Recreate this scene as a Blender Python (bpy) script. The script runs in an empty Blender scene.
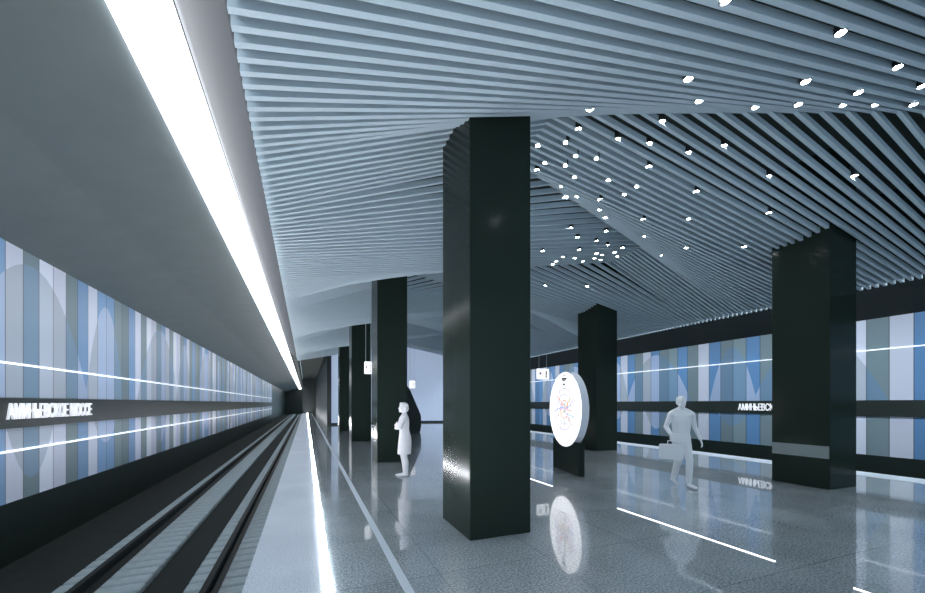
import bpy, bmesh, math, random
from mathutils import Vector, Matrix
random.seed(7)
sc = bpy.context.scene
COL = sc.collection

# ------------------------------------------------------------------ camera
PSI = math.atan(156.5 / 392.0)
cd = bpy.data.cameras.new('camera')
cam = bpy.data.objects.new('camera', cd); COL.objects.link(cam)
cam.location = (0, 0, 1.65)
cam.rotation_euler = (math.pi / 2, 0, -PSI)
cd.sensor_width = 36.0
cd.lens = 392.0 / 925.0 * 36.0
cd.shift_y = (403.0 - 296.5) / 925.0
cd.clip_start = 0.05; cd.clip_end = 300
sc.camera = cam

# ------------------------------------------------------------------ world and exposure
w = bpy.data.worlds.new('world'); sc.world = w; w.use_nodes = True
bg = w.node_tree.nodes['Background']
bg.inputs[0].default_value = (0.50, 0.72, 0.90, 1); bg.inputs[1].default_value = 0.9
sc.view_settings.view_transform = 'Standard'; sc.view_settings.look = 'None'
sc.view_settings.gamma = 1.0; sc.view_settings.use_curve_mapping = False
sc.view_settings.exposure = 0.04
STRIP_POWER = 7.5
DOWN_POWER = 160.0
LINE_POWER = 135.0

# ------------------------------------------------------------------ dimensions
XL, XR = -0.50, 12.42            # edges of the slatted ceiling
ZE, ZR = 4.35, 5.90              # slat height at the edge and along the ridge
XC = (XL + XR) / 2
WL, WR = -4.50, 16.42            # track walls
PL, PR = -0.52, 12.44            # platform edges
PITCH = 0.14
Y0 = -4.0
YE = 27.2
YF = 31.0
TRK = -1.0

def ridge_x(Y):
    t = (Y - 4.81) % 6.58
    a, b = 3.4, 8.52
    if t < 1.25: return a
    if t < 3.29: return a + (b - a) * (t - 1.25) / 2.04
    if t < 4.54: return b
    return b - (b - a) * (t - 4.54) / 2.04

def surf(X, Y):
    r = ridge_x(Y)
    return ZE + (ZR - ZE) * ((X - XL) / (r - XL) if X < r else (XR - X) / (XR - r))

# ------------------------------------------------------------------ helpers
def mat(name, color, rough=0.6, metal=0.0, spec=0.5, emis=None, strength=0.0, coat=0.0, noise=None, alpha=1.0):
    m = bpy.data.materials.new(name); m.use_nodes = True
    nt = m.node_tree; b = nt.nodes['Principled BSDF']
    b.inputs['Base Color'].default_value = (*color, 1)
    b.inputs['Roughness'].default_value = rough
    b.inputs['Metallic'].default_value = metal
    b.inputs['Specular IOR Level'].default_value = spec
    b.inputs['Coat Weight'].default_value = coat
    b.inputs['Coat Roughness'].default_value = 0.03
    b.inputs['Alpha'].default_value = alpha
    if emis:
        b.inputs['Emission Color'].default_value = (*emis, 1)
        b.inputs['Emission Strength'].default_value = strength
    if noise:
        scale, amt = noise
        tc = nt.nodes.new('ShaderNodeTexCoord'); n = nt.nodes.new('ShaderNodeTexNoise')
        n.inputs['Scale'].default_value = scale; n.inputs['Detail'].default_value = 3
        nt.links.new(tc.outputs['Object'], n.inputs['Vector'])
        r = nt.nodes.new('ShaderNodeMapRange')
        r.inputs[1].default_value = .25; r.inputs[2].default_value = .75
        r.inputs[3].default_value = 1 - amt; r.inputs[4].default_value = 1 + amt
        nt.links.new(n.outputs['Fac'], r.inputs[0])
        mx = nt.nodes.new('ShaderNodeVectorMath'); mx.operation = 'SCALE'
        mx.inputs[0].default_value = color
        nt.links.new(r.outputs[0], mx.inputs['Scale'])
        nt.links.new(mx.outputs[0], b.inputs['Base Color'])
    return m

def box(bm, x0, x1, y0, y1, z0, z1, mi=0):
    v = [bm.verts.new(p) for p in ((x0,y0,z0),(x1,y0,z0),(x1,y1,z0),(x0,y1,z0),(x0,y0,z1),(x1,y0,z1),(x1,y1,z1),(x0,y1,z1))]
    for f in ((0,3,2,1),(4,5,6,7),(0,1,5,4),(1,2,6,5),(2,3,7,6),(3,0,4,7)):
        bm.faces.new([v[i] for i in f]).material_index = mi

def cyl(bm, c, r, z0, z1, n=16, r2=None):
    r2 = r if r2 is None else r2
    a = [bm.verts.new((c[0]+r*math.cos(2*math.pi*i/n), c[1]+r*math.sin(2*math.pi*i/n), z0)) for i in range(n)]
    b = [bm.verts.new((c[0]+r2*math.cos(2*math.pi*i/n), c[1]+r2*math.sin(2*math.pi*i/n), z1)) for i in range(n)]
    bm.faces.new(a[::-1]); bm.faces.new(b)
    for i in range(n): bm.faces.new((a[i], a[(i+1)%n], b[(i+1)%n], b[i]))

def prism_y(bm, prof, y0, y1):
    """closed profile of (x, z) extruded along y"""
    a = [bm.verts.new((x, y0, z)) for x, z in prof]; b = [bm.verts.new((x, y1, z)) for x, z in prof]
    bm.faces.new(a); bm.faces.new(b[::-1])
    n = len(prof)
    for i in range(n): bm.faces.new((a[i], b[i], b[(i+1)%n], a[(i+1)%n]))

def obj(name, bm, m, parent=None, smooth=False, loc=None):
    bmesh.ops.recalc_face_normals(bm, faces=bm.faces[:])
    me = bpy.data.meshes.new(name); bm.to_mesh(me); bm.free()
    for q in (m if isinstance(m, (list, tuple)) else [m]): me.materials.append(q)
    if smooth: me.polygons.foreach_set('use_smooth', [True]*len(me.polygons))
    o = bpy.data.objects.new(name, me); COL.objects.link(o)
    if parent: o.parent = parent
    if loc: o.location = loc
    return o

def struct(name, bm, m, **k):
    o = obj(name, bm, m, **k); o['kind'] = 'structure'; return o

def tag(o, label, cat, group=None):
    o['label'] = label; o['category'] = cat
    if group: o['group'] = group
    return o

def empty(name, loc, label, cat, group=None, rz=0):
    o = bpy.data.objects.new(name, None); COL.objects.link(o)
    o.location = loc; o.rotation_euler = (0, 0, rz); o.empty_display_size = .2
    return tag(o, label, cat, group)

def bx(name, dims, m, parent=None, bevel=0):
    bm = bmesh.new(); box(bm, *dims)
    if bevel: bmesh.ops.bevel(bm, geom=bm.edges[:], offset=bevel, segments=2, affect='EDGES')
    return obj(name, bm, m, parent)

# ------------------------------------------------------------------ materials
M_slat = mat('slat_aluminium', (0.46, 0.56, 0.62), 0.45, 0.0, 0.5)
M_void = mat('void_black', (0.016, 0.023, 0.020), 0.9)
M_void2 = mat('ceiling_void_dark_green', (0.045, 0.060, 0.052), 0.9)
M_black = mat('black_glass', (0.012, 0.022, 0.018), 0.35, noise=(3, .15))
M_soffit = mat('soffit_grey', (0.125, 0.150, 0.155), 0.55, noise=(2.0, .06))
M_fascia = mat('fascia_grey', (0.085, 0.090, 0.10), 0.6)
M_white = mat('white_paint', (0.75, 0.77, 0.82), 0.5)
M_concrete = mat('track_concrete', (0.36, 0.43, 0.46), 0.85, noise=(9, .12))
M_pit = mat('track_bed', (0.010, 0.015, 0.014), 0.95, noise=(4, .2))
M_rail = mat('rail_steel', (0.008, 0.012, 0.012), 0.6, 0.0, 0.2)
M_steel = mat('brushed_steel', (0.66, 0.74, 0.82), 0.5, 0.0, 0.3)
M_col_reflection = mat('column_reflection_grey', (0.22, 0.26, 0.26), 0.4, 0.0)
M_led = mat('led_diffuser', (0.9, 0.9, 0.9), 0.4, emis=(0.93, 0.96, 1.0), strength=STRIP_POWER)
M_led2 = mat('led_diffuser_far_track', (0.9, 0.9, 0.9), 0.4, emis=(0.85, 0.94, 1.0), strength=2.2*STRIP_POWER)
M_line = mat('led_floor_line', (0.9, 0.9, 0.9), 0.4, emis=(0.93, 0.95, 1.0), strength=LINE_POWER)
M_floor_reflection = mat('floor_reflection_glow', (0.9, 0.9, 0.9), 0.4, emis=(0.93, 0.95, 1.0), strength=3.0)
M_line3 = mat('pale_edge_line', (0.8, 0.84, 0.9), 0.5)
M_wall_reflection = mat('wall_reflection_line', (0.9, 0.9, 0.9), 0.4, emis=(0.90, 0.94, 1.0), strength=0.8)
M_lens = mat('downlight_lens', (0.9, 0.9, 0.9), 0.4, emis=(0.90, 0.95, 1.0), strength=DOWN_POWER)
M_lamp = mat('lamp_housing', (0.015, 0.018, 0.018), 0.5)
M_sign = mat('sign_face', (0.9, 0.9, 0.9), 0.4, emis=(0.95, 0.97, 1.0), strength=1.05)
M_disc = mat('disc_face', (0.9, 0.9, 0.9), 0.35, emis=(0.96, 0.96, 1.0), strength=1.45)
M_rim = mat('disc_rim', (0.55, 0.60, 0.68), 0.3, emis=(0.6, 0.68, 0.8), strength=0.12)
M_mark = mat('sign_ink', (0.03, 0.03, 0.035), 0.5)
M_letter = mat('letter_white', (0.85, 0.86, 0.90), 0.4, emis=(0.9, 0.93, 1.0), strength=0.55)
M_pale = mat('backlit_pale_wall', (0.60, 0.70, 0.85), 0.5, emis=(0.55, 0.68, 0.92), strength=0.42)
M_ghost = mat('pale_figure', (0.92, 0.90, 0.93), 0.9, alpha=0.92)
M_ghost2 = mat('pale_figure_blue', (0.95, 0.97, 1.0), 0.9, alpha=0.86)
M_wire = mat('wire_steel', (0.5, 0.56, 0.6), 0.4, 0.2)

def granite(name, c0, c1, rough, spec, coat, tiles=None, scale=48):
    m = mat(name, c0, rough, 0, spec, coat=coat); nt = m.node_tree; b = nt.nodes['Principled BSDF']
    b.inputs['Coat IOR'].default_value = 1.6
    tc = nt.nodes.new('ShaderNodeTexCoord')
    n = nt.nodes.new('ShaderNodeTexNoise'); n.inputs['Scale'].default_value = scale; n.inputs['Detail'].default_value = 2
    n2 = nt.nodes.new('ShaderNodeTexNoise'); n2.inputs['Scale'].default_value = 1.1; n2.inputs['Detail'].default_value = 3
    nt.links.new(tc.outputs['Object'], n.inputs['Vector']); nt.links.new(tc.outputs['Object'], n2.inputs['Vector'])
    ad = nt.nodes.new('ShaderNodeMath'); ad.operation = 'MULTIPLY_ADD'; ad.inputs[1].default_value = .25
    nt.links.new(n2.outputs['Fac'], ad.inputs[0]); nt.links.new(n.outputs['Fac'], ad.inputs[2])
    r = nt.nodes.new('ShaderNodeMapRange'); r.inputs[1].default_value = .45; r.inputs[2].default_value = .82
    nt.links.new(ad.outputs[0], r.inputs[0])
    mx = nt.nodes.new('ShaderNodeMix'); mx.data_type = 'RGBA'
    mx.inputs['A'].default_value = (*c0, 1); mx.inputs['B'].default_value = (*c1, 1)
    nt.links.new(r.outputs[0], mx.inputs['Factor'])
    out = mx.outputs['Result']
    if tiles:
        br = nt.nodes.new('ShaderNodeTexBrick'); br.offset = 0
        br.inputs['Scale'].default_value = 1.0; br.inputs['Mortar Size'].default_value = .004
        br.inputs['Brick Width'].default_value = tiles[0]; br.inputs['Row Height'].default_value = tiles[1]
        br.inputs['Color1'].default_value = (1,1,1,1); br.inputs['Color2'].default_value = (.93,.93,.93,1); br.inputs['Mortar'].default_value = (.5,.5,.5,1)
        nt.links.new(tc.outputs['Object'], br.inputs['Vector'])
        mm = nt.nodes.new('ShaderNodeMix'); mm.data_type = 'RGBA'; mm.blend_type = 'MULTIPLY'; mm.inputs['Factor'].default_value = 1
        nt.links.new(out, mm.inputs['A']); nt.links.new(br.outputs['Color'], mm.inputs['B']); out = mm.outputs['Result']
    nt.links.new(out, b.inputs['Base Color'])
    return m
M_floor = granite('polished_granite', (0.20, 0.245, 0.27), (0.60, 0.66, 0.70), 0.25, 0.5, 1.0, (1.2, 1.2))
M_edge = granite('flamed_granite', (0.46, 0.53, 0.62), (0.78, 0.84, 0.92), 0.7, 0.3, 0.0, scale=70)

def column_mat():
    m = mat('column_black_granite', (0.010, 0.018, 0.015), 0.16, 0, 0.06); nt = m.node_tree; b = nt.nodes['Principled BSDF']
    tc = nt.nodes.new('ShaderNodeTexCoord'); n = nt.nodes.new('ShaderNodeTexNoise'); n.inputs['Scale'].default_value = 60
    nt.links.new(tc.outputs['Object'], n.inputs['Vector'])
    cr = nt.nodes.new('ShaderNodeValToRGB')
    cr.color_ramp.elements[0].color = (0.012, 0.021, 0.016, 1); cr.color_ramp.elements[1].color = (0.026, 0.038, 0.031, 1)
    nt.links.new(n.outputs['Fac'], cr.inputs[0]); nt.links.new(cr.outputs[0], b.inputs['Base Color'])
    return m
M_col = column_mat()

def glass_panel_mat(seed, pitch, arch0, arch_pitch, z_peak, lower, blue=(0.26, 0.45, 0.72, 1)):
    """vertical coloured glass strips; the sequence shifts inside the arches"""
    m = bpy.data.materials.new('coloured_glass_panels'); m.use_nodes = True
    nt = m.node_tree; b = nt.nodes['Principled BSDF']; L = nt.links
    b.inputs['Roughness'].default_value = .38; b.inputs['Specular IOR Level'].default_value = .3
    tc = nt.nodes.new('ShaderNodeTexCoord'); sp = nt.nodes.new('ShaderNodeSeparateXYZ'); L.new(tc.outputs['Object'], sp.inputs[0])
    def M(op, a, b_=None, c=None):
        n = nt.nodes.new('ShaderNodeMath'); n.operation = op
        for i, q in enumerate((a, b_, c)):
            if q is None: continue
            if isinstance(q, (int, float)): n.inputs[i].default_value = q
            else: L.new(q, n.inputs[i])
        return n.outputs[0]
    y = sp.outputs['Y']; z = sp.outputs['Z']
    q = M('DIVIDE', y, pitch); idx = M('FLOOR', q); fr = M('FRACT', q)
    t = M('SUBTRACT', M('FLOORED_MODULO', M('SUBTRACT', y, arch0 - arch_pitch/2), arch_pitch), arch_pitch/2)
    t2 = M('MULTIPLY', t, t)
    if lower: inside = M('GREATER_THAN', z, M('MULTIPLY_ADD', t2, 2.2, z_peak))
    else: inside = M('LESS_THAN', z, M('MULTIPLY_ADD', t2, -0.62, z_peak))
    # second, narrower arch family between the large ones
    t3 = M('SUBTRACT', M('FLOORED_MODULO', M('SUBTRACT', y, arch0 + arch_pitch*.42 - arch_pitch/2), arch_pitch), arch_pitch/2)
    t4 = M('MULTIPLY', t3, t3)
    if lower: in2 = M('GREATER_THAN', z, M('MULTIPLY_ADD', t4, 1.6, z_peak + .35))
    else: in2 = M('LESS_THAN', z, M('MULTIPLY_ADD', t4, -2.4, z_peak - .1))
    wn = nt.nodes.new('ShaderNodeTexWhiteNoise'); wn.noise_dimensions = '1D'; L.new(M('ADD', idx, seed), wn.inputs['W'])
    skip = M('FLOOR', M('MULTIPLY', wn.outputs['Value'], 1.7))
    def ramp(shift):
        base = M('FLOORED_MODULO', M('ADD', M('ADD', idx, skip), shift), 3.0)
        cr = nt.nodes.new('ShaderNodeValToRGB'); cr.color_ramp.interpolation = 'CONSTANT'
        e = cr.color_ramp.elements
        e[0].position = 0; e[0].color = (0.24, 0.33, 0.37, 1)
        e[1].position = .34; e[1].color = blue
        n = e.new(.67); n.color = (0.80, 0.85, 1.0, 1)
        L.new(M('DIVIDE', M('ADD', base, .5), 3.0), cr.inputs[0]); return cr.outputs[0]
    mixc = nt.nodes.new('ShaderNodeMix'); mixc.data_type = 'RGBA'
    L.new(ramp(0.0), mixc.inputs['A']); L.new(ramp(1.0), mixc.inputs['B'])
    L.new(M('MULTIPLY', M('MAXIMUM', inside, in2), .45), mixc.inputs['Factor'])
    # small brightness change per strip and a dark joint between strips
    br = M('MULTIPLY_ADD', wn.outputs['Value'], .35, .80)
    joint = M('MULTIPLY', M('GREATER_THAN', fr, .025), M('LESS_THAN', fr, .975))
    br2 = M('MULTIPLY', br, M('MULTIPLY_ADD', joint, .6, .4))
    mx = nt.nodes.new('ShaderNodeVectorMath'); mx.operation = 'SCALE'
    L.new(mixc.outputs['Result'], mx.inputs[0]); L.new(br2, mx.inputs['Scale']); L.new(mx.outputs[0], b.inputs['Base Color'])
    return m

# ------------------------------------------------------------------ floor and platform
bm = bmesh.new()
box(bm, 0.19, 11.73, Y0, YF, -.25, 0)
struct('floor', bm, M_floor)
bm = bmesh.new(); box(bm, PL, 0.19, Y0, 68, -.25, 0.001); struct('trim_1', bm, M_edge)
bm = bmesh.new(); box(bm, 11.73, PR, Y0, YF, -.25, 0.001); struct('trim_2', bm, M_edge)
bm = bmesh.new(); box(bm, 0.19, 1.45, YF, 68, -.25, 0.0); struct('floor_passage', bm, M_floor)
bm = bmesh.new(); box(bm, PL+.06, 1.45, Y0, 68, TRK-.02, -.25); box(bm, 11.73, PR-.06, Y0, YF, TRK-.02, -.25)
struct('platform_side', bm, M_concrete)
bm = bmesh.new(); box(bm, WL-.3, PL+.06, Y0, 100, TRK-.2, TRK); box(bm, PR-.06, WR+.3, Y0, 60, TRK-.2, TRK)
struct('track_floor', bm, M_pit)

# light line along the platform edge, steel line, floor reflection built as glowing strips
bm = bmesh.new(); box(bm, 0.165, 0.215, Y0+.2, 67.5, 0.0, .008)
tag(obj('edge_light_line', bm, M_line), 'glowing white line along the left platform edge beside the tracks', 'floor light')
bm = bmesh.new(); box(bm, 11.71, 11.74, Y0+.2, YF-.3, 0.0, .008)
tag(obj('edge_line', bm, M_line3), 'thin pale line along the far right platform edge below the glass wall', 'floor line')
bm = bmesh.new(); box(bm, 0.80, 0.878, Y0+.2, 67.5, 0.0, .004)
tag(obj('steel_guide_strip', bm, M_steel), 'grey steel strip set in the polished floor, parallel to the left platform edge', 'floor strip')
for y0, y1, lab in ((-.5, 1.95, 'white glowing strip in place of a floor reflection near the bottom right corner'),
                    (2.58, 4.80, 'long white glowing strip in place of a floor reflection in front of the walking man'),
                    (6.55, 8.6, 'short white glowing strip in place of a floor reflection just right of the large near column')):
    bm = bmesh.new(); box(bm, 4.52, 4.54, y0, y1, 0, .006)
    tag(obj('floor_reflection_line', bm, M_floor_reflection), lab, 'floor light')

# ------------------------------------------------------------------ track walls
ZT, ZB1, ZB0, ZP0 = 4.27, 1.735, 1.235, 0.02
for side, X, sgn, ye in (('left', WL, 1, 62.0), ('right', WR, -1, 60.0)):
    bm = bmesh.new()
    x0, x1 = (X-.35, X-.02) if sgn > 0 else (X+.02, X+.35)
    box(bm, x0, x1, Y0, ye + (38 if sgn > 0 else 0), TRK-.2, 6.4)
    struct('wall_'+side, bm, M_black)
    xa, xb = (X-.02, X) if sgn > 0 else (X, X+.02)
    for nm, z0, z1, lower in (('upper', ZB1, ZT, False), ('lower', ZP0, ZB0, True)):
        bm = bmesh.new(); box(bm, xa, xb, Y0+.1, ye, z0, z1)
        mt = glass_panel_mat(3.0 if sgn > 0 else 17.0, .43 if sgn > 0 else .52, 9.26 if sgn > 0 else 8.2, 6.58, 4.06 if not lower else .35, lower, (0.26, 0.45, 0.72, 1) if sgn > 0 else (0.15, 0.33, 0.62, 1))
        struct('wall_%s_glass_%s' % (side, nm), bm, mt)
    bm = bmesh.new()
    xa, xb = (X-.02, X+.05) if sgn > 0 else (X-.05, X+.02)
    box(bm, xa, xb, Y0+.1, ye, ZB0, ZB1)
    struct('trim_%d' % (3 if sgn > 0 else 4), bm, M_black)

for X, z, y1, lab in ((WL+.02, 2.30, 61, 'thin glowing bar in place of a reflection across the upper glass of the left track wall'),
                     (WL+.02, .86, 61, 'thin glowing bar in place of a reflection across the lower glass of the left track wall'),
                     (WR-.02, 3.30, 59, 'thin glowing bar in place of a reflection across the upper glass of the far right wall')):
    bm = bmesh.new(); box(bm, X-.018, X+.018, Y0+.2, y1, z-.016, z+.016)  # reflections in the glass, built as thin glowing bars
    tag(obj('wall_reflection_line', bm, M_wall_reflection), lab, 'reflection line')

# station name, separate letters
def lettering(origin, rz, length, height, label):
    root = empty('station_name_sign', origin, label, 'sign', None, rz)
    text = 'АМИНЬЕВСКОЕ ШОССЕ'
    cur = 0.0; made = []
    for ch in text:
        if ch == ' ': cur += .32; continue
        fc = bpy.data.curves.new('letter', 'FONT'); fc.body = ch; fc.size = 1.0; fc.extrude = .03; fc.resolution_u = 3; fc.offset = .004
        to = bpy.data.objects.new('letter_curve', fc); COL.objects.link(to)
        dg = bpy.context.evaluated_depsgraph_get(); dg.update()
        me = bpy.data.meshes.new_from_object(to.evaluated_get(dg))
        bpy.data.objects.remove(to, do_unlink=True)
        xs = [v.co.x for v in me.vertices]; ys = [v.co.y for v in me.vertices]
        if not xs: continue
        x0, x1 = min(xs), max(xs)
        for v in me.vertices: v.co.x -= x0
        made.append((me, cur, min(ys), max(ys))); cur += (x1-x0) + .10
    capm = made[0][3] - made[0][2]
    sx = length/cur; sy = height/capm
    for me, c, a, b in made:
        for v in me.vertices: v.co = Vector(((v.co.x + c)*sx, -v.co.z*.5, (v.co.y - made[0][2])*sy))
        me.materials.clear(); me.materials.append(M_letter)
        o = bpy.data.objects.new('letter', me); COL.objects.link(o); o.parent = root
    return root
# left wall reads away from the camera, right wall reads towards it
lettering((WL+.075, 8.50, 1.385), math.pi/2, 2.66, .262, 'white station name lettering in Cyrillic on the black band of the left track wall')
lettering((WR-.075, 10.66, 1.36), -math.pi/2, 2.45, .27, 'white station name lettering in Cyrillic on the far right wall, cut off by the column')

# ------------------------------------------------------------------ soffits over the tracks
def mirror(x): return 2*XC - x
for side in (0, 1):
    F = (lambda x: x) if side == 0 else mirror
    ye = 100 if side == 0 else 60
    prof = [(F(WL-.1), ZT), (F(WL-.1), ZT+.01), (F(-1.55), 5.00), (F(-1.55), 5.20), (F(-4.6), 5.20)]
    prof = [(F(WL), ZT), (F(-3.0), 4.72), (F(-1.53), 4.97), (F(-1.53), 5.35), (F(WL), 5.35)]
    bm = bmesh.new(); prism_y(bm, prof, Y0, ye)
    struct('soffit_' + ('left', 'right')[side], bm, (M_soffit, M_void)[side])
    prof = [(F(-1.01), 4.97), (F(-.53), 4.47), (F(-.50), 4.47), (F(-.50), 6.6), (F(-1.01), 6.6)]
    bm = bmesh.new(); prism_y(bm, prof, Y0, YE if side == 0 else ye)
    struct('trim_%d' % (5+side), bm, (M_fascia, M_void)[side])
    if side == 0:
        bm = bmesh.new(); prism_y(bm, [(-1.01, 4.97), (-.80, 4.90), (-.53, 4.47), (-.50, 5.3), (-1.01, 5.3)], YE, 100)
        struct('trim_9', bm, M_void)
    lt = empty('strip_light', (F(-1.27), Y0, 4.95), ('long glowing white ceiling strip running over the left track', 'white ceiling strip over the far right track, hidden above the slats')[side], 'strip light')
    bm = bmesh.new(); box(bm, -.245, .245, .1, ye-Y0-.2, -.03, .02); obj('diffuser', bm, (M_led, M_led2)[side], lt)
    bm = bmesh.new(); box(bm, -.255, .255, .05, ye-Y0-.1, .02, .38); obj('housing', bm, M_lamp, lt)

# ------------------------------------------------------------------ slatted ceiling
SW, SH = .056, .090
bmL, bmR = bmesh.new(), bmesh.new()
def slat(bm, xa, za, xb, zb, y):
    v = []
    for x, z in ((xa, za), (xb, zb)):
        v.append([bm.verts.new(p) for p in ((x, y-SW/2, z), (x, y+SW/2, z), (x, y+SW/2, z+SH), (x, y-SW/2, z+SH))])
    a, b = v
    bm.faces.new(a[::-1]); bm.faces.new(b)
    for i in range(4): bm.faces.new((a[i], a[(i+1)%4], b[(i+1)%4], b[i]))
k = 0
y = Y0 + .1
while y < YE:
    r = ridge_x(y)
    slat(bmL, XL, ZE, r, ZR, y); slat(bmR, r, ZR, XR, ZE, y)
    y += PITCH
struct('ceiling', bmL, M_slat); struct('ceiling_slats_right', bmR, M_slat)
bm = bmesh.new(); box(bm, -.50, 12.42, Y0, YF+4, 6.5, 6.7); struct('ceiling_void', bm, M_void2)
# the slats stop at a dark beam before the end wall
bm = bmesh.new(); box(bm, -1.0, 1.45, YE+.05, YE+.3, 5.0, 6.5); struct('trim_7', bm, M_void)

# ------------------------------------------------------------------ end of the hall
bm = bmesh.new()
N = 24
front, back = [], []
for i in range(N+1):
    t = i/N; x = 1.5 + t*(PR+.2-1.5); yv = YF - .05 + 1.6*math.sin(t*math.pi)*.9
    front.append((x, yv))
for i in range(N):
    (xa, ya), (xb, yb) = front[i], front[i+1]
    v = [bm.verts.new(p) for p in ((xa,ya,0.12),(xb,yb,0.12),(xb,yb,6.5),(xa,ya,6.5),(xa,ya+.3,0.12),(xb,yb+.3,0.12),(xb,yb+.3,6.5),(xa,ya+.3,6.5))]
    for f in ((0,1,2,3),(7,6,5,4),(0,4,5,1),(3,2,6,7)): bm.faces.new([v[j] for j in f])
struct('wall_back', bm, M_pale)
bm = bmesh.new()
for i in range(N):
    (xa, ya), (xb, yb) = front[i], front[i+1]
    v = [bm.verts.new(p) for p in ((xa,ya-.04,0),(xb,yb-.04,0),(xb,yb-.04,.14),(xa,ya-.04,.14),(xa,ya+.3,0),(xb,yb+.3,0),(xb,yb+.3,.14),(xa,ya+.3,.14))]
    for f in ((0,1,2,3),(7,6,5,4),(0,4,5,1),(3,2,6,7)): bm.faces.new([v[j] for j in f])
struct('baseboard_back', bm, M_black)
bm = bmesh.new(); box(bm, .19, 14, YF, YF+4, -.25, -.001); struct('floor_back', bm, M_floor)
M_dark = mat('dark_partition', (0.022, 0.032, 0.032), 0.5)
bm = bmesh.new(); box(bm, 1.45, 1.75, YF-.3, 70, 0, 6.5); struct('wall_passage', bm, M_dark)
bm = bmesh.new(); box(bm, -.5, 1.6, YE+.3, 70, 5.6, 5.8); struct('ceiling_passage', bm, M_void)
bm = bmesh.new(); box(bm, -.52, 1.6, 68, 68.4, -1.2, 6); struct('wall_passage_end', bm, M_dark)
bm = bmesh.new(); box(bm, WL-.3, 2, 100, 100.4, -1.2, 6.4); struct('wall_tunnel_end', bm, M_void)
bm = bmesh.new(); box(bm, PR, WR+.3, 60, 60.4, -1.2, 6.4); box(bm, PR-.1, PR+.2, YF, 60, -1.2, 6.5); struct('wall_tunnel_right', bm, M_void)

# ------------------------------------------------------------------ columns
cols = [('L', 0, 'large black granite column nearest the camera, in the middle of the photo'),
        ('L', 1, 'black column behind the standing woman, second in the left row'),
        ('L', 2, 'black column third in the left row, partly hidden behind the second'),
        ('L', 3, 'farthest black column seen in the left row, beside the pale end wall'),
        ('R', 0, 'large black column at the right with a grey painted-in reflection near its foot'),
        ('R', 1, 'black column behind the round white disc, second in the right row'),
        ('R', 2, 'black column third in the right row, hidden behind the nearest column'),
        ('R', 3, 'farthest black column of the right row')]
for row, k, lab in cols:
    if row == 'R' and k > 1: continue
    x0, x1 = (1.82, 2.66) if row == 'L' else (9.23, 10.13)
    y0 = (4.32, 10.88, 17.45, 24.06)[k] if row == 'L' else (4.32, 10.75)[k]
    cx, cy = (x0+x1)/2, y0+.5
    root = empty('column', (cx, cy, 0), lab, 'column', 'black columns in two rows')
    bm = bmesh.new(); box(bm, x0-cx, x1-cx, -.5, .5, 0.0, 6.5)
    bmesh.ops.bevel(bm, geom=bm.edges[:], offset=.006, segments=1, affect='EDGES')
    obj('shaft', bm, M_col, root)
    if row == 'R' and k == 0:
        bm = bmesh.new(); box(bm, -.46, -.448, -.488, .488, .585, .82)  # reflection on the shaft, built as a thin lighter grey slab
        p = obj('reflection_patch', bm, M_col_reflection, root); p['label'] = 'grey patch painted in for a reflection'

# ------------------------------------------------------------------ downlights
DOWN = [(3.23, 2.21), (4.86, 2.19), (6.34, 2.34), (5.35, 2.73), (6.43, 2.72), (7.3, 2.47), (6.77, 3.02), (7.19, 2.86), (7.8, 2.72), (5.66, 3.46), (6.11, 3.2), (3.84, 3.03), (4.56, 3.45), (3.3, 3.96), (3.85, 4.89), (4.48, 4.75), (4.98, 4.61), (4.92, 4.32), (3.54, 5.51), (3.87, 5.21), (4.18, 5.36), (4.49, 5.22), (3.86, 5.79), (4.18, 5.64), (3.84, 6.03), (4.49, 5.8), (5.01, 5.52), (5.52, 5.37), (5.29, 4.9), (4.51, 6.21), (5.65, 4.47), (6.07, 4.18), (7.18, 4.19), (8.39, 3.6), (6.4, 4.9), (7.01, 5.52), (8.7, 5.55), (7.94, 4.63), (8.04, 6.4), (8.51, 7.45), (5.0, 6.38), (4.97, 6.69), (5.27, 6.04), (5.51, 5.66), (5.69, 6.52), (6.14, 6.86), (6.37, 6.04), (7.22, 6.8), (5.63, 7.41), (6.03, 7.69), (6.72, 7.84), (6.77, 7.55), (7.2, 7.99), (7.81, 8.1), (6.43, 8.14), (5.34, 8.14), (7.29, 8.49), (7.58, 8.62), (7.89, 8.47), (8.31, 8.83), (6.32, 8.67), (6.8, 8.8), (6.35, 9.0), (7.33, 9.12), (7.57, 8.9), (7.93, 9.07), (6.43, 9.28), (7.17, 10.77), (8.37, 10.19)]
house0 = lens0 = None
for X, Y in DOWN:
    z = surf(X, Y)
    near = Y < 4.0 and X < ridge_x(Y)
    if near: lab, grp = 'round white downlight in the near slatted ceiling slope at upper right', 'downlights in the near ceiling slope'
    elif Y < 7.0: lab, grp = 'round white downlight between the slats right of the near column', 'downlights in the middle ceiling slope'
    else: lab, grp = 'tiny distant white downlight between the far ceiling slats', 'downlights in the far ceiling slope'
    root = empty('downlight', (X, Y, z), lab, 'downlight', grp)
    if house0 is None:
        bm = bmesh.new()
        prof = [(.040, .012), (.044, -.006), (.050, -.006), (.050, .17), (.0, .17)]
        NS = 20; rings = []
        for r, h in prof[:-1]: rings.append([bm.verts.new((r*math.cos(2*math.pi*i/NS), r*math.sin(2*math.pi*i/NS), h)) for i in range(NS)])
        for a, b in zip(rings, rings[1:]):
            for i in range(NS): bm.faces.new((a[i], a[(i+1)%NS], b[(i+1)%NS], b[i]))
        bm.faces.new(rings[-1])
        house0 = obj('housing', bm, M_lamp, root)
        bm = bmesh.new(); cyl(bm, (0, 0), .0405, .001, .014, NS); lens0 = obj('lens', bm, M_lens, root)
    else:
        for s in (house0, lens0):
            c = s.copy(); COL.objects.link(c); c.parent = root

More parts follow.
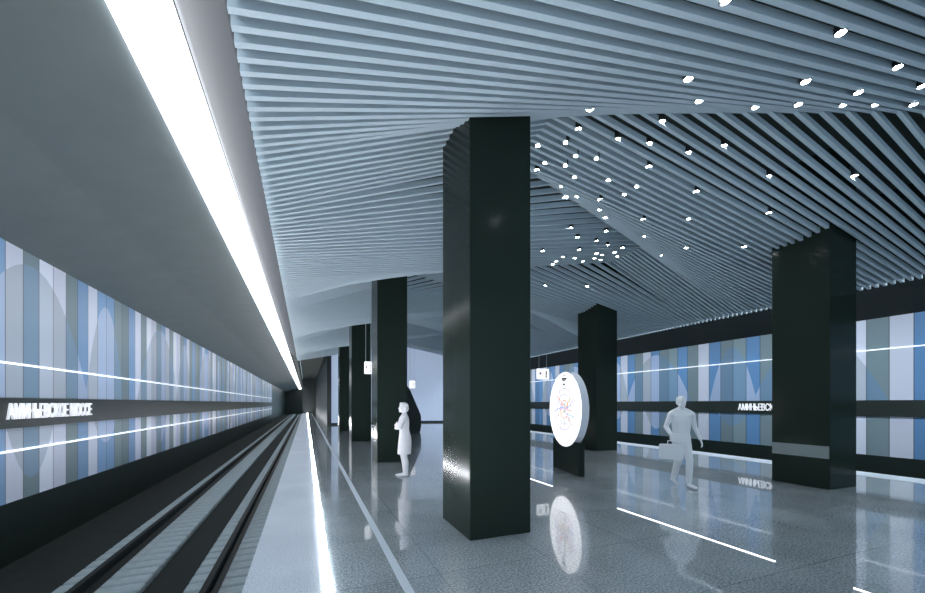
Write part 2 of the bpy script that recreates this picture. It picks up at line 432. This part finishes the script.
# ------------------------------------------------------------------ track
def rail(x, lab):
    bm = bmesh.new()
    prof = [(-.11, 0), (.11, 0), (.11, .012), (.02, .03), (.01, .05), (.01, .13), (.036, .14), (.036, .18), (-.036, .18), (-.036, .14), (-.01, .13), (-.01, .05), (-.02, .03), (-.11, .012)]
    prism_y(bm, prof, 0, 98-Y0)
    o = obj('rail', bm, M_rail, loc=(x, Y0+.5, TRK+.12)); tag(o, lab, 'rail')
rail(-2.74, 'dark steel running rail of the left track, nearer the coloured wall')
rail(-1.20, 'dark steel running rail of the left track, nearer the platform')
def block(bm, w):
    box(bm, -w/2, w/2, -.125, .125, 0, .118)
for cx, wd, lab, grp in ((-2.64, 1.07, 'grey concrete sleeper block under the rail nearer the coloured wall', 'sleeper blocks nearer the wall'),
                         (-1.16, .76, 'grey concrete sleeper block under the rail nearer the platform', 'sleeper blocks nearer the platform')):
    bm = bmesh.new(); block(bm, wd); bmesh.ops.bevel(bm, geom=bm.edges[:], offset=.02, segments=1, affect='EDGES')
    first = obj('sleeper_block', bm, M_concrete, loc=(cx, 2.2, TRK)); tag(first, lab, 'sleeper', grp)
    n = 96; p = .30
    for i in range(1, n):
        o = first.copy(); o.location = (cx, 2.2+i*p, TRK); COL.objects.link(o)
    bm = bmesh.new()
    yy = 2.2+n*p
    while yy < 95: box(bm, cx-wd/2, cx+wd/2, yy-.105, yy+.105, TRK, TRK+.118); yy += p
    o = obj('distant_sleeper_blocks', bm, M_concrete); tag(o, 'distant run of concrete sleeper blocks ' + ('nearer the coloured wall' if cx < -2 else 'nearer the platform'), 'sleepers'); o['kind'] = 'stuff'

# concrete kerbs that carry the blocks
bm = bmesh.new(); box(bm, -3.10, -2.18, Y0, 99, TRK, TRK+.085); box(bm, -1.50, -.80, Y0, 99, TRK, TRK+.085)
struct('track_slab', bm, M_concrete)

# ------------------------------------------------------------------ hanging sign boxes
def hanging_sign(x, y, lab, w=.56, h=.44):
    root = empty('hanging_sign', (x, y, 2.88), lab, 'sign', 'hanging sign boxes')
    bm = bmesh.new(); box(bm, -w/2, w/2, -.06, .06, -h/2, h/2)
    bmesh.ops.bevel(bm, geom=bm.edges[:], offset=.012, segments=2, affect='EDGES'); obj('sign_box', bm, M_sign, root)
    zc = surf(x, y) + .1 - 2.88
    for s in (-w*.34, w*.34):
        bm = bmesh.new(); cyl(bm, (s, 0), .008, h/2, zc, 8); obj('wire', bm, M_wire, root)
    bm = bmesh.new()
    for px, pz, a, b in ((-.16, .02, .045, .045), (.13, .09, .035, .035), (.13, -.01, .03, .06), (.13, -.12, .045, .03)):
        box(bm, px*w/.56-a*w/.56, px*w/.56+a*w/.56, -.068, -.0605, pz-b, pz+b)
    obj('pictogram', bm, M_mark, root)
hanging_sign(2.02, 13.95, 'lit white sign box hanging on two wires in front of the left row of columns', .25, .42)
hanging_sign(9.34, 14.2, 'lit white sign box with dark marks hanging between the near column and the round disc', .56, .44)
hanging_sign(6.55, 25.4, 'small distant lit white sign box hanging above the standing woman', .36, .5)

# ------------------------------------------------------------------ round disc on its black plinth
root = empty('round_map_stand', (5.87, 7.85, 0), 'round glowing white map disc standing on a black plinth', 'information stand', None, math.radians(-12))
# local x across the thickness, local y along the disc
bm = bmesh.new(); box(bm, -.075, .075, -.72, .72, 0, .76); bmesh.ops.bevel(bm, geom=bm.edges[:], offset=.008, segments=1, affect='EDGES')
obj('plinth', bm, M_col, root)
def disc_x(bm, c, r, x0, x1, n=72):
    a = [bm.verts.new((x0, c[0]+r*math.cos(2*math.pi*i/n), c[1]+r*math.sin(2*math.pi*i/n))) for i in range(n)]
    b = [bm.verts.new((x1, c[0]+r*math.cos(2*math.pi*i/n), c[1]+r*math.sin(2*math.pi*i/n))) for i in range(n)]
    bm.faces.new(a); bm.faces.new(b[::-1])
    for i in range(n): bm.faces.new((a[i], a[(i+1)%n], b[(i+1)%n], b[i]))
RC, RZ = .90, 1.50
bm = bmesh.new(); disc_x(bm, (0, RZ), RC, -.085, .085); obj('rim', bm, M_rim, root)
bm = bmesh.new(); disc_x(bm, (0, RZ), RC-.012, -.092, -.0855); obj('map_face', bm, M_disc, root)
bm = bmesh.new(); disc_x(bm, (0, RZ), RC-.012, .0855, .092); obj('map_face', bm, M_disc, root)
def stroke(pts, width, m, name='map_line'):
    bm = bmesh.new(); x = -.094
    for i in range(len(pts)-1):
        a = Vector(pts[i]); b = Vector(pts[i+1]); d = (b-a)
        if d.length < 1e-6: continue
        n = Vector((-d.y, d.x)).normalized()*width/2
        v = [bm.verts.new((xx, p.x, p.y+RZ)) for xx in (x-.002, x+.002) for p in (a+n, b+n, b-n, a-n)]
        for f in ((0,1,2,3),(7,6,5,4),(0,4,5,1),(1,5,6,2),(2,6,7,3),(3,7,4,0)): bm.faces.new([v[j] for j in f])
    return obj(name, bm, m, root)
def ink(name, c): return mat(name, c, .5, emis=c, strength=.75)
inks = [ink('ink_blue', (.25,.45,.70)), ink('ink_red', (.75,.35,.30)), ink('ink_grey', (.45,.47,.52)), ink('ink_green', (.4,.6,.45)), ink('ink_orange', (.8,.55,.35)), ink('ink_violet', (.5,.42,.65))]
rr = random.Random(3)
for r, m, sy in ((.22, inks[1], 1), (.36, inks[2], 1.0), (.50, inks[5], 1)):
    stroke([(r*math.cos(a*math.pi/16), r*math.sin(a*math.pi/16)*sy) for a in range(33)], .032, m, 'map_ring')
for q in range(11):
    a = q*2*math.pi/11 + rr.uniform(-.2, .2); L = rr.uniform(.45, .66); b = a + math.pi + rr.uniform(-.6, .6)
    p0 = (L*math.cos(a), L*math.sin(a)); p1 = (.2*math.cos(a+.3), .2*math.sin(a+.3)); p2 = (.15*math.cos(b), .15*math.sin(b)); p3 = (L*.7*math.cos(b), L*.7*math.sin(b))
    stroke([p0, p1, p2, p3], .030, inks[q % 6])
bm = bmesh.new()
for (yy, zz, a, b) in ((0, .81, .035, .032), (.0, .735, .15, .022), (0, .695, .10, .014), (.02, .60, .06, .022)):
    box(bm, -.097, -.093, yy-a, yy+a, RZ+zz-b, RZ+zz+b)
obj('map_title_mark', bm, M_mark, root)

# ------------------------------------------------------------------ dark sloping balustrade far back
bm = bmesh.new()
prism_y(bm, [(3.9, 0), (5.95, 0), (6.02, .4), (6.0, .95), (5.86, 1.28), (5.36, 2.42), (4.85, 3.0), (3.9, 3.0)], 0, .5)
bmesh.ops.bevel(bm, geom=bm.edges[:], offset=.03, segments=2, affect='EDGES')
o = obj('balustrade', bm, M_dark, loc=(0, 21.3, 0)); tag(o, 'dark sloping balustrade end in front of the pale end wall, behind the woman', 'balustrade')

# ------------------------------------------------------------------ people
def capsule(bm, p, q, r1, r2, n=12, rings=4):
    p = Vector(p); q = Vector(q); ax = (q-p); L = ax.length; z = ax.normalized() if L > 1e-6 else Vector((0,0,1))
    x = z.orthogonal().normalized(); y = z.cross(x)
    prof = []
    for i in range(rings+1):
        a = -math.pi/2 + i*(math.pi/2)/rings; prof.append((r1*math.sin(a), r1*math.cos(a)))
    for i in range(rings+1):
        a = i*(math.pi/2)/rings; prof.append((L + r2*math.sin(a), r2*math.cos(a)))
    prev = None
    for h, r in prof:
        r = max(r, 1e-4)
        ring = [bm.verts.new(p + z*h + (x*math.cos(2*math.pi*j/n) + y*math.sin(2*math.pi*j/n))*r) for j in range(n)]
        if prev:
            for j in range(n): bm.faces.new((prev[j], prev[(j+1)%n], ring[(j+1)%n], ring[j]))
        else: bm.faces.new(ring[::-1])
        prev = ring
    bm.faces.new(prev)

def ellip(bm, c, r, rot=None):
    R = rot.to_4x4() if rot else Matrix.Identity(4)
    bmesh.ops.create_uvsphere(bm, u_segments=20, v_segments=14, radius=1.0, matrix=Matrix.Translation(c) @ R @ Matrix.Diagonal((r[0], r[1], r[2], 1)))

def loft(bm, secs, n=20):
    """stack of ellipses (cx, cy, z, rx, ry)"""
    prev = None
    for cx, cy, z, rx, ry in secs:
        ring = [bm.verts.new((cx+rx*math.cos(2*math.pi*j/n), cy+ry*math.sin(2*math.pi*j/n), z)) for j in range(n)]
        if prev:
            for j in range(n): bm.faces.new((prev[j], prev[(j+1)%n], ring[(j+1)%n], ring[j]))
        else: bm.faces.new(ring[::-1])
        prev = ring
    bm.faces.new(prev)

def hand(bm, w, d, side, curl, up=Vector((0,0,1))):
    """palm from wrist w along direction d; side = direction the thumb leaves; curl = palm normal"""
    w = Vector(w); d = Vector(d).normalized(); s = (Vector(side) - d*Vector(side).dot(d)).normalized(); c = Vector(curl).normalized()
    for k in (-.028, -.009, .010, .028):
        capsule(bm, w, w + d*.085 + s*k, .019, .013)
    for k, L in ((-.031, .058), (-.010, .074), (.011, .080), (.031, .070)):
        a = w + d*.088 + s*k; b = a + d*L*.5 + c*L*.14; e = b + d*L*.32 + c*L*.38
        capsule(bm, a, b, .0095, .0088, 8, 3); capsule(bm, b, e, .0088, .0075, 8, 3)
    a = w + d*.025 + s*.028; b = a + d*.035 + s*.030; e = b + d*.032 + s*.006 + c*.014
    capsule(bm, a, b, .012, .010, 8, 3); capsule(bm, b, e, .010, .0085, 8, 3)

def head(bm, c, face, k=1.0):
    """c = head centre, face = unit direction the face looks in"""
    f = Vector(face).normalized(); l = Vector((0,0,1)).cross(f).normalized(); c = Vector(c)
    rot = Matrix((l, f, Vector((0,0,1)))).transposed()
    ellip(bm, c + Vector((0,0,.02))*k, (.074*k, .092*k, .092*k), rot)
    ellip(bm, c + f*.022*k + Vector((0,0,-.045))*k, (.058*k, .070*k, .072*k), rot)
    capsule(bm, c + f*.088*k + Vector((0,0,.008))*k, c + f*.108*k + Vector((0,0,-.028))*k, .008*k, .013*k, 8, 3)   # nose
    ellip(bm, c + f*.090*k + Vector((0,0,-.058))*k, (.024*k, .012*k, .008*k), rot)                              # mouth
    ellip(bm, c + f*.080*k + Vector((0,0,-.092))*k, (.024*k, .018*k, .016*k), rot)                              # chin
    for sgn in (-1, 1):
        ellip(bm, c + l*.076*k*sgn + Vector((0,0,-.008))*k - f*.005*k, (.010*k, .020*k, .032*k), rot)           # ears
        ellip(bm, c + l*.031*k*sgn + f*.082*k + Vector((0,0,.012))*k, (.017*k, .010*k, .009*k), rot)            # eyes
        ellip(bm, c + l*.031*k*sgn + f*.086*k + Vector((0,0,.030))*k, (.024*k, .010*k, .006*k), rot)            # brows

def finish(o, vox):
    r = o.modifiers.new('skin', 'REMESH'); r.mode = 'VOXEL'; r.voxel_size = vox; r.use_smooth_shade = True
    s = o.modifiers.new('soften', 'SMOOTH'); s.factor = .5; s.iterations = 3

# --- woman, arms crossed, facing left (her forward = -Y' rotated); built facing -X, then placed
wr = empty('person', (2.06, 8.71, 0), 'pale translucent silhouette of a standing woman in a knee length skirt with arms crossed', 'person', None, math.radians(-12))
bm = bmesh.new()
F = Vector((-1, 0, 0))
for s, xo in ((-1, .02), (1, -.03)):
    hp = (0, .085*s, .88); kn = (xo-.01, .075*s, .47); an = (xo+.035, .065*s, .085)
    capsule(bm, hp, kn, .092, .056); capsule(bm, kn, (xo+.025, .070*s, .32), .053, .053); capsule(bm, (xo+.025, .070*s, .32), an, .053, .034)
    capsule(bm, an, (xo+.045, .065*s, .035), .036, .030)
    capsule(bm, (xo+.03, .065*s, .035), (xo-.11, .065*s+.01*s, .024), .033, .024); capsule(bm, (xo-.10, .07*s, .024), (xo-.155, .075*s, .019), .024, .017)
    capsule(bm, (xo+.058, .065*s, .05), (xo+.062, .065*s, .010), .014, .010, 8, 3)
loft(bm, [(0,0,.50,.150,.165), (0.005,0,.58,.152,.172), (.012,0,.72,.150,.180), (.018,0,.86,.140,.178), (.012,0,.96,.122,.150), (.000,0,1.04,.110,.130), (-.006,0,1.14,.118,.142), (-.010,0,1.24,.124,.158), (-.004,0,1.33,.100,.168), (.006,0,1.385,.068,.125), (.008,0,1.415,.052,.060)])
ellip(bm, (-.085, .065, 1.205), (.058, .062, .062)); ellip(bm, (-.085, -.065, 1.205), (.058, .062, .062))
capsule(bm, (.012, 0, 1.37), (-.006, 0, 1.485), .052, .046)
head(bm, (-.022, 0, 1.545), F, .98)
for s in (-1, 1):
    sh = (0, .165*s, 1.335); el = (-.10, .200*s, 1.11)
    capsule(bm, sh, el, .060, .050)
    wrst = (-.205, .03*s, 1.125 + .03*s)
    wrst = (-.185, -.045*s, 1.12 + .035*s)
    capsule(bm, el, wrst, .050, .036)
    hand(bm, wrst, (.25, -1.0*s, .18), (0, 0, 1), (.9, 0, 0))
body = obj('body', bm, M_ghost, wr); finish(body, .008)
bm = bmesh.new()
ellip(bm, (.000, 0, 1.575), (.098, .090, .092)); ellip(bm, (.040, 0, 1.530), (.065, .088, .090)); ellip(bm, (-.055, 0, 1.635), (.052, .068, .032))
hair = obj('hair', bm, M_ghost, wr); finish(hair, .010)

# --- man walking towards the camera with a briefcase in his right hand; local +X = his left seen by camera right, forward = -Y
mr = empty('person', (6.97, 5.66, 0), 'pale translucent silhouette of a walking man carrying a briefcase', 'person', None, math.radians(-24))
bm = bmesh.new(); F = Vector((0.0, -1, 0))
# left leg forward (foot lands in front), right leg behind, heel lifted
def leg(hx, knee, ank, toe, heel):
    hp = (hx, 0, .94)
    capsule(bm, hp, knee, .100, .072); mid = (Vector(knee)*.62 + Vector(ank)*.38)
    capsule(bm, knee, mid, .068, .066); capsule(bm, mid, ank, .066, .058)
    capsule(bm, ank, heel, .050, .036); capsule(bm, heel, toe, .040, .030)
    capsule(bm, toe, (Vector(toe) + (Vector(toe)-Vector(heel)).normalized()*.05), .032, .022)
leg(.080, (.075, -.17, .52), (.060, -.17, .13), (.070, -.38, .035), (.060, -.18, .042))
leg(-.080, (-.060, .0, .49), (-.050, .19, .155), (-.060, .09, .035), (-.053, .24, .09))
loft(bm, [(0,0,.80,.165,.110), (0,0,.88,.185,.125), (0,0,.96,.180,.122), (0,0,1.06,.165,.112), (0,-.005,1.18,.180,.120), (0,-.008,1.30,.195,.125), (0,-.005,1.40,.200,.115), (0,0,1.465,.160,.090), (0,.005,1.50,.090,.065)])
for s in (-1, 1): ellip(bm, (.185*s, 0, 1.42), (.072, .075, .075))
capsule(bm, (0, .005, 1.48), (0, -.010, 1.60), .060, .054)
for s in (-1, 1): capsule(bm, (.03*s, .01, 1.535), (.17*s, .005, 1.455), .045, .055)
head(bm, (0, -.018, 1.675), F, 1.04)
# right arm hangs out with the case (camera left), left arm swings out
capsule(bm, (-.205, 0, 1.42), (-.270, .06, 1.17), .060, .048); capsule(bm, (-.270, .06, 1.17), (-.275, -.14, 1.04), .049, .035)
hand(bm, (-.275, -.145, 1.03), (0, -.05, -1), (0, -1, 0), (1, 0, 0))
capsule(bm, (.215, 0, 1.42), (.285, .03, 1.16), .058, .045); capsule(bm, (.285, .03, 1.16), (.355, -.04, .93), .047, .034)
hand(bm, (.358, -.045, .915), (.25, -.10, -1), (-.3, -1, 0), (-1, 0, 0))
body = obj('body', bm, M_ghost2, mr); finish(body, .008)
bm = bmesh.new(); ellip(bm, (0, .012, 1.715), (.088, .098, .080)); ellip(bm, (0, .045, 1.665), (.080, .062, .075))
hair = obj('hair', bm, M_ghost2, mr); finish(hair, .010)

# briefcase: a thing of its own, held in the right hand
vm = Matrix.Translation((6.97, 5.66, 0)) @ Matrix.Rotation(math.radians(-24), 4, 'Z')
p = vm @ Vector((-.285, -.175, .53))
bc = empty('briefcase', p, 'pale briefcase hanging from the hand of the walking man', 'briefcase', None, math.radians(-44))
bm = bmesh.new(); box(bm, -.21, .21, -.05, .05, .015, .315); bmesh.ops.bevel(bm, geom=bm.edges[:], offset=.015, segments=2, affect='EDGES')
obj('case', bm, M_ghost2, bc)
bm = bmesh.new()
capsule(bm, (-.06, 0, .31), (-.055, 0, .378), .008, .008, 8, 2); capsule(bm, (-.055, 0, .378), (.055, 0, .378), .009, .009, 8, 2); capsule(bm, (.055, 0, .378), (.06, 0, .31), .008, .008, 8, 2)
obj('handle', bm, M_ghost2, bc)
